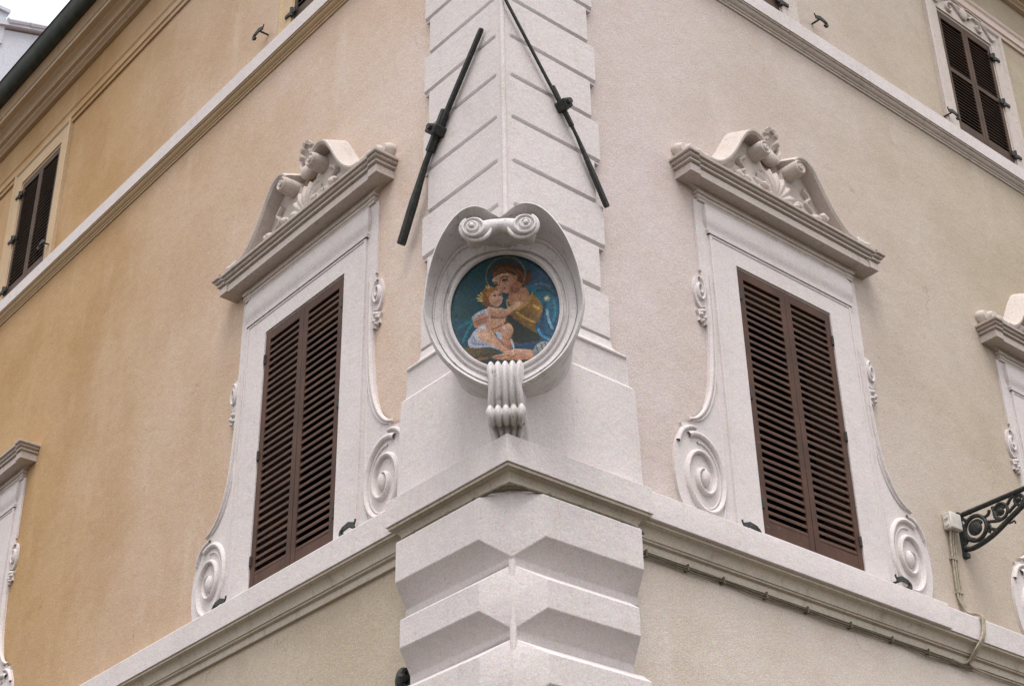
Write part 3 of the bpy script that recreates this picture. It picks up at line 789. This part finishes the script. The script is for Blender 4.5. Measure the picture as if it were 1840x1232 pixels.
    # neck and breast
    fill(poly_mask([(640, 430), (720, 380), (770, 400), (810, 480), (780, 540), (720, 580), (650, 560), (620, 500)]), (168, 124, 98), (186, 140, 112), (0, 1), 0, 9)
    stroke([(610, 500), (620, 560), (700, 585), (780, 545), (820, 480), (830, 455)], 8, (178, 142, 74))
    # hair, scarf
    fill(ell(622, 262, 140, 88, .15) < 1, (48, 46, 36), (70, 48, 36), (0, 1), 0, 10)
    fill(poly_mask([(480, 250), (540, 190), (640, 170), (730, 220), (770, 310), (780, 390), (740, 400), (700, 330), (640, 280), (560, 270), (500, 300)]), (112, 70, 46), (72, 46, 34), (1, 0), 0, 11)
    for P, c in (([(500, 270), (570, 230), (660, 250), (710, 300)], (116, 88, 54)), ([(540, 220), (620, 195), (700, 230)], (46, 62, 54)), ([(505, 250), (560, 205), (640, 190)], (66, 62, 46)), ([(500, 290), (540, 262), (600, 258)], (132, 88, 58)), ([(700, 250), (750, 300), (765, 350)], (128, 84, 56)), ([(720, 300), (760, 340), (770, 390)], (104, 72, 46))): stroke(P, 8, c)
    fill(ell(798, 330, 30, 34) < 1, (104, 58, 50)); fill(ell(806, 280, 20, 24) < 1, (74, 48, 46))
    # face of the mother
    fill(poly_mask([(486, 330), (510, 300), (570, 276), (640, 280), (692, 315), (700, 370), (672, 425), (620, 446), (575, 436), (540, 410), (515, 385)]), SKL, (176, 128, 100), (.6, .4), 0, 12)
    fill(poly_mask([(640, 400), (700, 350), (740, 380), (720, 430), (660, 450)]), (158, 112, 88), (140, 98, 76), (0, 1), 0, 13)
    stroke([(556, 318), (590, 302), (626, 312)], 6, (96, 66, 50)); fill(ell(594, 330, 25, 10, -.15) < 1, (60, 44, 38)); stroke([(570, 342), (598, 346), (622, 336)], 4, (150, 104, 84))
    stroke([(490, 352), (512, 346), (528, 352)], 5, (100, 70, 54)); fill(ell(518, 370, 17, 9, .2) < 1, (66, 48, 40))
    stroke([(556, 330), (548, 370), (536, 392), (552, 400)], 5, (164, 116, 92)); fill(ell(588, 410, 24, 7, -.35) < 1, (160, 98, 84)); stroke([(566, 400), (600, 396)], 3, (128, 72, 62))
    fill(ell(688, 322, 15, 24) < 1, (176, 128, 100))
    # halo
    e = ell(602, 290, 172, 158, -.1); img[(e > .93) & (e < 1.02) & (Y < 400)] = (158, 132, 80)
    # white cloth
    fill(poly_mask([(305, 640), (350, 595), (430, 565), (470, 600), (465, 660), (420, 700), (350, 740), (340, 700)]), (196, 194, 202), (160, 160, 176), (0, 1), 0, 14)
    fill(poly_mask([(340, 730), (440, 690), (470, 740), (400, 800), (500, 860), (560, 915), (470, 885), (400, 880), (300, 885), (270, 825), (300, 780)]), (206, 206, 214), (158, 164, 182), (0, 1), 0, 15)
    for P in ([(300, 830), (350, 850), (430, 860)], [(320, 790), (340, 830)], [(420, 600), (370, 620), (330, 660)]): stroke(P, 6, (128, 136, 158))
    # mother's hand on the child's back
    fill(poly_mask([(322, 650), (380, 620), (440, 620), (455, 650), (420, 680), (370, 705), (330, 715)]), SK, (190, 132, 108), (0, 1), 0, 16)
    for P in ([(345, 668), (400, 650), (440, 640)], [(345, 690), (400, 672), (435, 662)]): stroke(P, 3, SKD)
    # child
    fill(poly_mask([(440, 545), (500, 560), (580, 570), (610, 610), (590, 680), (560, 740), (500, 775), (440, 750), (425, 690), (450, 640)]), SKL, SK, (0, 1), 0, 17)
    stroke([(470, 640), (530, 650), (590, 645)], 5, SKD); stroke([(480, 735), (530, 725), (560, 705)], 5, SKD)
    fill(ell(450, 462, 62, 88, .15) < 1, (160, 114, 66), (124, 84, 50), (0, 1), 0, 18)
    fill(ell(512, 478, 60, 78, -.2) < 1, SKL, SK, (-.5, .6), 0, 19)
    fill(poly_mask([(430, 430), (470, 390), (520, 395), (540, 415), (490, 425), (455, 470)]), (170, 124, 74))
    for cx, cy in ((505, 458), (550, 456)): fill(ell(cx, cy, 14, 7) < 1, (74, 52, 44)); stroke([(cx-16, cy-16), (cx+14, cy-18)], 3, (150, 106, 84))
    stroke([(534, 460), (542, 482), (530, 488)], 4, (176, 124, 100)); fill(ell(538, 504, 18, 6) < 1, (176, 94, 84))
    for P in ([(350, 470), (392, 480)], [(360, 446), (396, 466)], [(362, 494), (398, 496)], [(384, 430), (402, 450)], [(432, 374), (446, 396)], [(452, 368), (458, 390)]): stroke(P, 6, (226, 190, 110), 2)
    fill(poly_mask([(436, 560), (470, 575), (540, 590), (610, 572), (660, 540), (700, 520), (740, 528), (720, 556), (668, 588), (610, 628), (530, 640), (460, 620)]), SKL, SK, (0, 1), 0, 20)
    stroke([(470, 630), (540, 646), (610, 634), (668, 594)], 4, SKD)
    fill(poly_mask([(356, 745), (420, 735), (480, 760), (530, 820), (580, 880), (630, 915), (610, 945), (560, 925), (470, 865), (390, 825), (358, 790)]), SKL, SK, (.3, 1), 0, 21)
    fill(poly_mask([(545, 770), (585, 705), (635, 702), (660, 750), (645, 800), (600, 835), (545, 835)]), SKL, (178, 126, 100), (0, 1), 0, 22)
    fill(poly_mask([(510, 765), (550, 770), (560, 830), (530, 815)]), (196, 200, 212))
    fill(poly_mask([(560, 835), (640, 835), (660, 890), (620, 905), (575, 875)]), SK, SKD, (0, 1), 0, 23)
    stroke([(640, 830), (655, 880), (660, 905)], 7, (196, 196, 204)); stroke([(400, 750), (470, 770), (520, 830)], 5, (206, 152, 126))
    # ground of cushions and the open hand
    fill(poly_mask([(215, 885), (330, 880), (440, 892), (520, 915), (500, 960), (380, 965), (260, 955)]), (112, 94, 60), (70, 62, 44), (.4, 1), 0, 24)
    fill(poly_mask([(320, 975), (400, 960), (440, 970), (410, 1010), (345, 1010)]), (160, 102, 60), (112, 76, 48), (0, 1), 0, 25)
    fill(poly_mask([(300, 1010), (450, 975), (560, 990), (820, 1000), (760, 1060), (420, 1060)]), (36, 58, 54), (28, 44, 44), (0, 1), 0, 26)
    fill(poly_mask([(480, 955), (560, 940), (640, 912), (720, 908), (830, 930), (850, 965), (800, 998), (690, 998), (590, 990), (500, 980)]), SKL, (170, 116, 90), (0, 1), 0, 27)
    for P in ([(490, 966), (560, 962), (620, 955)], [(580, 984), (640, 972), (690, 950)]): stroke(P, 4, SKD)
    fill(poly_mask([(820, 930), (850, 885), (900, 860), (960, 870), (960, 900), (910, 950), (860, 985), (825, 975)]), (170, 172, 170), (120, 126, 128), (0, 1), 0, 28)
    for P in ([(850, 900), (870, 960)], [(890, 880), (905, 945)], [(925, 870), (935, 915)]): stroke(P, 6, (96, 104, 100))
    # star on the shoulder
    d = np.hypot(X-952, Y-508); th = np.arctan2(Y-508, X-952); img[d < 17+12*np.cos(8*th)] = (236, 216, 160)
    # brush softness: blend neighbouring stones once
    for _ in range(1):
        p_ = np.pad(img, ((1, 1), (1, 1), (0, 0)), 'edge')
        img = (p_[1:-1, 1:-1]*4+p_[:-2, 1:-1]+p_[2:, 1:-1]+p_[1:-1, :-2]+p_[1:-1, 2:])/8
    # hand-set variation
    img = 128+(img-128)*1.08-10; img *= (1+r.normal(0, .13, X.shape))[..., None]; img *= 1+(nz(26, 31)-.5)[..., None]*.22
    img += r.normal(0, 11, img.shape)
    return np.clip(img, 4, 250), W, H
img, PW, PH = paint_mosaic()
b = MB(); ring = [(MA*1.02*math.cos(2*math.pi*k/64), MZ+MBv*1.02*math.sin(2*math.pi*k/64)) for k in range(64)]
b.prism(ring, .10, MN-.004); panel = obj('mosaic_panel', b.mesh('mosaic_panel', 'grout'), SH)
vs, fs, cols = [], [], []
dx, dz = 2*MA/PW, 2*MBv/PH
for j in range(PH):
    for i in range(PW):
        cx, cz = -MA+(i+.5)*dx, MZ+MBv-(j+.5)*dz
        if (cx/MA)**2+((cz-MZ)/MBv)**2 > 1.0: continue
        g_ = .43; k = len(vs); jx, jz = random.uniform(-.05, .05)*dx, random.uniform(-.05, .05)*dz
        tl = [random.uniform(-.0006, .0006) for _ in range(2)]
        for a, c_ in ((-1, -1), (1, -1), (1, 1), (-1, 1)):
            vs.append((cx+jx+a*g_*dx, -(MN+tl[0]*a+tl[1]*c_), cz+jz+c_*g_*dz))
        fs.append((k, k+1, k+2, k+3)); cols.append(lin(img[j, i]))
me = bpy.data.meshes.new('tesserae'); me.from_pydata(vs, [], fs); me.materials.append(M['mosaic'])
at = me.color_attributes.new('tess', 'FLOAT_COLOR', 'CORNER')
at.data.foreach_set('color', np.repeat(np.array(cols, dtype=np.float32), 4, axis=0).ravel())
tag(obj('tesserae', me, panel), kind='stuff')

# ------------------------------------------------------------------ iron tie bars
def tie_bar(side, top, bot, clamp, r_top, r_bot, label):
    l = wallpt(side, clamp[0], 0, clamp[1]); T = empty('tie_bar', l); tag(T, label, 'tie bar', 'iron tie bars on the corner')
    P = lambda u, z, w_: Vector(wallpt(side, u, w_, z))-Vector(l)
    t, bo, c = P(*top, .10), P(*bot, .10), P(*clamp, .10)
    d = (bo-t).normalized()
    b = MB(); k1 = c+d*.30
    b.tube([t, t+d*.02, c+d*.22], [r_top*.8, r_top, r_top*1.1], 8); b.tube([c+d*.2, k1, k1+(bo-k1)*.25, k1+(bo-k1)*.5, bo-d*.02, bo], [r_top*1.0, r_top*1.1, r_bot*.8, r_bot, r_bot, r_bot*.9], 8)
    obj('bar', b.mesh('bar', 'iron'), T)
    b = MB(); b.tube([c-d*.20, c-d*.19, c+d*.19, c+d*.20], [r_top*1.2, r_top*1.6, r_top*1.6, r_top*1.2], 6); obj('sleeve', b.mesh('sleeve', 'iron', 20), T)
    out_ = Vector(wallpt(side, 0, 1, 0)); sd_ = d.cross(out_).normalized()
    b = MB()
    ring = lambda p, a, q: [p+sd_*a+out_*q, p-sd_*a+out_*q, p-sd_*a-out_*q, p+sd_*a-out_*q]
    b.loft([ring(c-d*.045, r_top*2.4, .07), ring(c-d*.035, r_top*2.8, .08), ring(c+d*.035, r_top*2.8, .08), ring(c+d*.045, r_top*2.4, .07)], True, True)
    b.tube([c-out_*.12, c+out_*.11], .028, 8)
    obj('eye', b.mesh('eye', 'iron', 20), T)
tie_bar('L', (.165, 11.246), (1.279, 9.579), (.776, 10.50), .026, .042, 'thick black iron tie bar on the left face of the quoins')
tie_bar('R', (-.075, 11.46), (1.04, 9.713), (.568, 10.56), .0145, .027, 'thin black iron tie bar on the right face of the quoins')

# ------------------------------------------------------------------ shutter holders
def holder_mesh():
    b = MB()
    b.tube([(0, .02, 0), (0, -.10, -.005)], .009, 6)
    b.loft([[(-.075, -.10, -.02), (-.075, -.10, .012), (-.075, -.112, .012), (-.075, -.112, -.02)], [(.0, -.10, -.012), (.0, -.10, .022), (.0, -.115, .022), (.0, -.115, -.012)], [(.06, -.10, -.03), (.06, -.10, .002), (.06, -.112, .002), (.06, -.112, -.03)]], True, True)
    b.tube(smooth([(-.06, -.105, 0), (-.085, -.105, -.012), (-.09, -.108, -.035), (-.07, -.108, -.05), (-.052, -.106, -.04)], 4), .014, 6)
    b.tube([(.055, -.105, -.012), (.066, -.105, .006), (.068, -.105, .02)], .007, 6)
    return b.mesh('shutter_holder', 'iron')
HG = 'iron shutter holders below the windows'
for side, u, z, flip, lab in (
        ('L', 1.88, 7.16, False, 'black iron shutter holder at the right foot of the left lower window, nearest the corner'),
        ('L', 3.83, 7.14, False, 'black iron shutter holder under the outer scroll of the left lower window'),
        ('R', 2.44, 7.16, True, 'black iron shutter holder at the left foot of the right lower window, nearest the corner'),
        ('R', 4.405, 7.20, True, 'black iron shutter holder on the outer scroll of the right lower window'),
        ('L', 3.985, 13.90, False, 'black iron shutter holder above the upper moulding of the left wall'),
        ('R', 4.467, 13.80, True, 'black iron shutter holder above the upper moulding of the right wall'),
        ('R', 6.80, 13.70, True, 'black iron shutter holder at the foot of the upper right window'),
        ('L', 9.20, 13.90, False, 'black iron shutter holder at the foot of the upper left window')):
    l, rz = wall_loc(side, u, z)
    h = obj('shutter_holder', cached('holder', holder_mesh), None, l, rz)
    h.scale = (-1.25 if flip else 1.25, 1.1, 1.35)
    tag(h, lab, 'shutter holder', HG)

# ------------------------------------------------------------------ lamp bracket on the right wall
LB = empty('lamp_bracket', (5.62, 0, 8.0)); tag(LB, 'black wrought-iron lamp bracket with scrollwork jutting from the right wall', 'lamp bracket')
P3 = lambda w_, z: (0, -w_, z-8.0)
b = MB(); b.box(-.025, .025, -.03, .0, -.20, .235); b.box(-.03, .03, -.05, .0, -.235, -.19); obj('wall_plate', b.mesh('wall_plate', 'iron'), LB)
b = MB(); b.tube([P3(.0, 8.195), P3(.06, 8.20), P3(1.25, 8.215)], .025, 8); b.tube([P3(.13, 8.2), P3(.15, 8.2)], .028, 8); obj('top_rail', b.mesh('top_rail', 'iron'), LB)
arc = smooth([(0.02, 7.86), (.10, 7.835), (.22, 7.85), (.36, 7.89), (.50, 7.955), (.66, 8.03), (.85, 8.115), (1.05, 8.175), (1.2, 8.20)], 5)
b = MB(); b.tube([P3(*q) for q in arc], .026, 8); b.tube([P3(*q) for q in smooth([(.50, 7.95), (.55, 7.935), (.59, 7.94), (.60, 7.915)], 4)], .010, 6)
for q in ((.25, 7.86), ): b.blob(P3(*q), (.02, .03, .03), 0, 8, 6)
obj('lower_arm', b.mesh('lower_arm', 'iron'), LB)
def coil(cw, cz, r, a0, turns, shr, rad):
    pts = []
    for i in range(37):
        t = i/36; a = a0+turns*2*math.pi*t; k = r*(1-shr*t); pts.append(P3(cw+k*math.cos(a), cz+k*math.sin(a)))
    return pts
for cw, cz, r, rad, boss in ((.175, 8.02, .125, .021, .075), (.47, 8.085, .078, .016, .036), (.68, 8.125, .052, .013, .026), (.86, 8.155, .036, .010, .018)):
    b = MB(); b.tube(coil(cw, cz, r, R_(200), 1.15, .08, rad), rad, 7)
    b.tube(coil(cw, cz, r*.62, R_(20), .9, .35, rad), rad*.8, 6); b.blob(P3(cw, cz), (.025, boss, boss), 0, 12, 8, .06)
    obj('scroll', b.mesh('scroll', 'iron'), LB)
for P in ([(.28, 8.09), (.33, 8.10), (.355, 8.14)], [(.29, 8.04), (.36, 8.02), (.45, 8.00), (.52, 8.02)], [(.30, 7.98), (.36, 7.94), (.40, 7.92)], [(.04, 8.17), (.08, 8.13), (.10, 8.11)], [(.04, 7.90), (.08, 7.94), (.11, 7.93)],
          [(.39, 8.16), (.40, 8.11), (.42, 8.03)], [(.55, 8.12), (.60, 8.17), (.64, 8.18)], [(.55, 8.04), (.60, 8.07), (.64, 8.09)], [(.31, 8.02), (.33, 7.97), (.31, 7.92)], [(.05, 8.1), (.04, 8.02), (.05, 7.93)]):
    b = MB(); b.tube([P3(*q) for q in smooth(P, 4)], .017, 6); obj('tendril', b.mesh('tendril', 'iron'), LB)

# junction box and its cables
JB = obj('junction_box', MB().box(-.085, .085, -.10, 0, -.085, .085).mesh('junction_box', 'pvc'), None, (5.44, 0, 8.07), 0, .012)
tag(JB, 'small off-white junction box beside the iron lamp bracket', 'junction box')
b = MB()
for dx_, dz_ in ((-.05, .03), (-.05, -.04)): b.tube([(-.08, -.05, dz_), (-.10, -.05, dz_)], .02, 10)
obj('gland', b.mesh('gland', 'pvc'), JB)
CB = []
for k, o_ in enumerate((-.035, 0, .035)):
    pts = smooth([(5.43+o_, -.05, 8.0), (5.425+o_, -.03, 7.86), (5.415+o_, -.022, 7.6), (5.405+o_, -.022, 7.35), (5.41+o_*.7, -.03, 7.25), (5.445+o_*.4, -.06, 7.16), (5.455+o_*.4, -.17, 7.105), (5.45+o_*.4, -.185, 7.0),
                  (5.40+o_*.5, -.185, 6.87), (5.35+o_*.6, -.13, 6.76), (5.335+o_*.6, -.06, 6.68)]+([(5.37, -.04, 6.64), (5.6, -.035, 6.62), (6.2, -.03, 6.625), (8, -.03, 6.62)] if k != 0 else [(5.24, -.04, 6.64), (5.1, -.035, 6.645)]), 5)
    b = MB(); b.tube(pts, .011, 7)
    o = obj('cable', b.mesh('cable', 'cable')); CB.append(o)
    tag(o, ['grey cable dropping from the junction box, leftmost of three', 'grey cable dropping from the junction box, middle of three', 'grey cable dropping from the junction box, rightmost of three'][k], 'cable', 'cables from the junction box')
b = MB()
for z in (7.70, 7.36): b.box(5.36, 5.455, -.036, -.0, z-.01, z+.01)
obj('clip', b.mesh('clip', 'cable'), CB[1])
pts = []; u = 1.22
rr = random.Random(11)
ctl = [(1.17, .03, 6.655), (1.22, .03, 6.64), (1.27, .032, 6.632)]
while u < 5.1:
    u += .32; ctl.append((u, .03, 6.632+rr.uniform(-.014, .01)))
b = MB(); b.tube([wallpt('R', *q) for q in smooth([(u_, w_, z_) for u_, w_, z_ in ctl], 4)], .010, 7)
b.tube([wallpt('R', *q) for q in smooth([(u_, w_+.004, z_-.022+.006*math.sin(u_*9)) for u_, w_, z_ in ctl[2:]], 4)], .006, 6)
cab = obj('cable', b.mesh('cable', 'cable_dark')); tag(cab, 'dirty cable pinned along the underside of the right-hand sill course', 'cable')
for q in (1.30, 1.75, 2.15, 2.65, 3.15, 3.7, 4.25, 4.75):
    b = MB(); b.box(q-.01, q+.01, -.047, 0, 6.605, 6.652); b.blob((q, -.042, 6.655), (.010, .010, .010), 0, 6, 4); obj('clip', b.mesh('clip', 'cable_dark'), cab)
ctl = [(1.18, .03, 6.66), (1.16, .16, 6.71), (1.0, .185, 6.728), (.6, .185, 6.732), (.25, .185, 6.728), (.05, .175, 6.728)]
loop = [wallpt('L', *q) for q in ctl]+[(-.14, -.14, 6.73)]+[wallpt('R', *q) for q in reversed(ctl[1:])]
b = MB(); b.tube(smooth(loop, 5), .012, 7)
cab = obj('cable', b.mesh('cable', 'cable_dark')); tag(cab, 'dirty cable looped round the corner beneath the projecting corner cornice', 'cable')
for side in 'RL':
    for q in (.9, .5, .2):
        b = MB(); p0 = wallpt(side, q, .185, 6.73); b.blob(p0, (.02, .02, .02), 0, 8, 5); obj('clip', b.mesh('clip', 'cable_dark'), cab)

# wall hook low on the left wall by the quoins
HK = empty('iron_hook', (0, 1.22, 5.66)); tag(HK, 'black iron hook on the left wall at the foot of the quoins', 'hook')
b = MB(); b.tube(smooth([(.0, .02, .12), (-.05, .0, .10), (-.075, .0, .03), (-.06, .01, -.04), (-.085, .02, -.12), (-.05, .06, -.2)], 5), .03, 8); b.blob((-.05, .0, .05), (.05, .05, .04), 0, 9, 6, .15); obj('hook', b.mesh('hook', 'iron'), HK)
b = MB(); b.box(-.012, .0, -.05, .05, -.08, .14); obj('plate', b.mesh('plate', 'iron'), HK)

# ------------------------------------------------------------------ neighbour beyond the roof
NB = empty('neighbour_building', (0, 15.9, 0)); tag(NB, 'grey rendered gable of the taller building beyond the left eaves', 'building')
b = MB(); prof = [(.3, 0), (9, 0), (9, 25.6), (1.0, 22.95), (.3, 22.75)]
b.loft([[(x, y, z) for x, z in prof] for y in (0, 9)], True, True); obj('wall', b.mesh('wall', 'grey'), NB)
b = MB(); sl = (25.6-22.75)/8.7
b.loft([[(.25, y, 22.76), (9, y, 25.63), (9, y, 25.72), (.25, y, 22.86)] for y in (-.10, 9)], True, True); obj('roof', b.mesh('roof', 'grey'), NB)
for k in range(9):
    x = 1.15+k*.42; z = 22.86+(x-.25)*(25.72-22.86)/8.75
    b = MB(); b.tube([(x-.02, -.08, z+.0), (x+.44, -.08, z+.16)], [.075, .06], 8); obj('ridge_tile', b.mesh('ridge_tile', 'grey'), NB)
b = MB(); b.box(.35, 1.10, -.04, .7, 22.6, 23.36); b.box(.30, 1.14, -.09, .76, 23.36, 23.44); obj('chimney', b.mesh('chimney', 'grey'), NB)
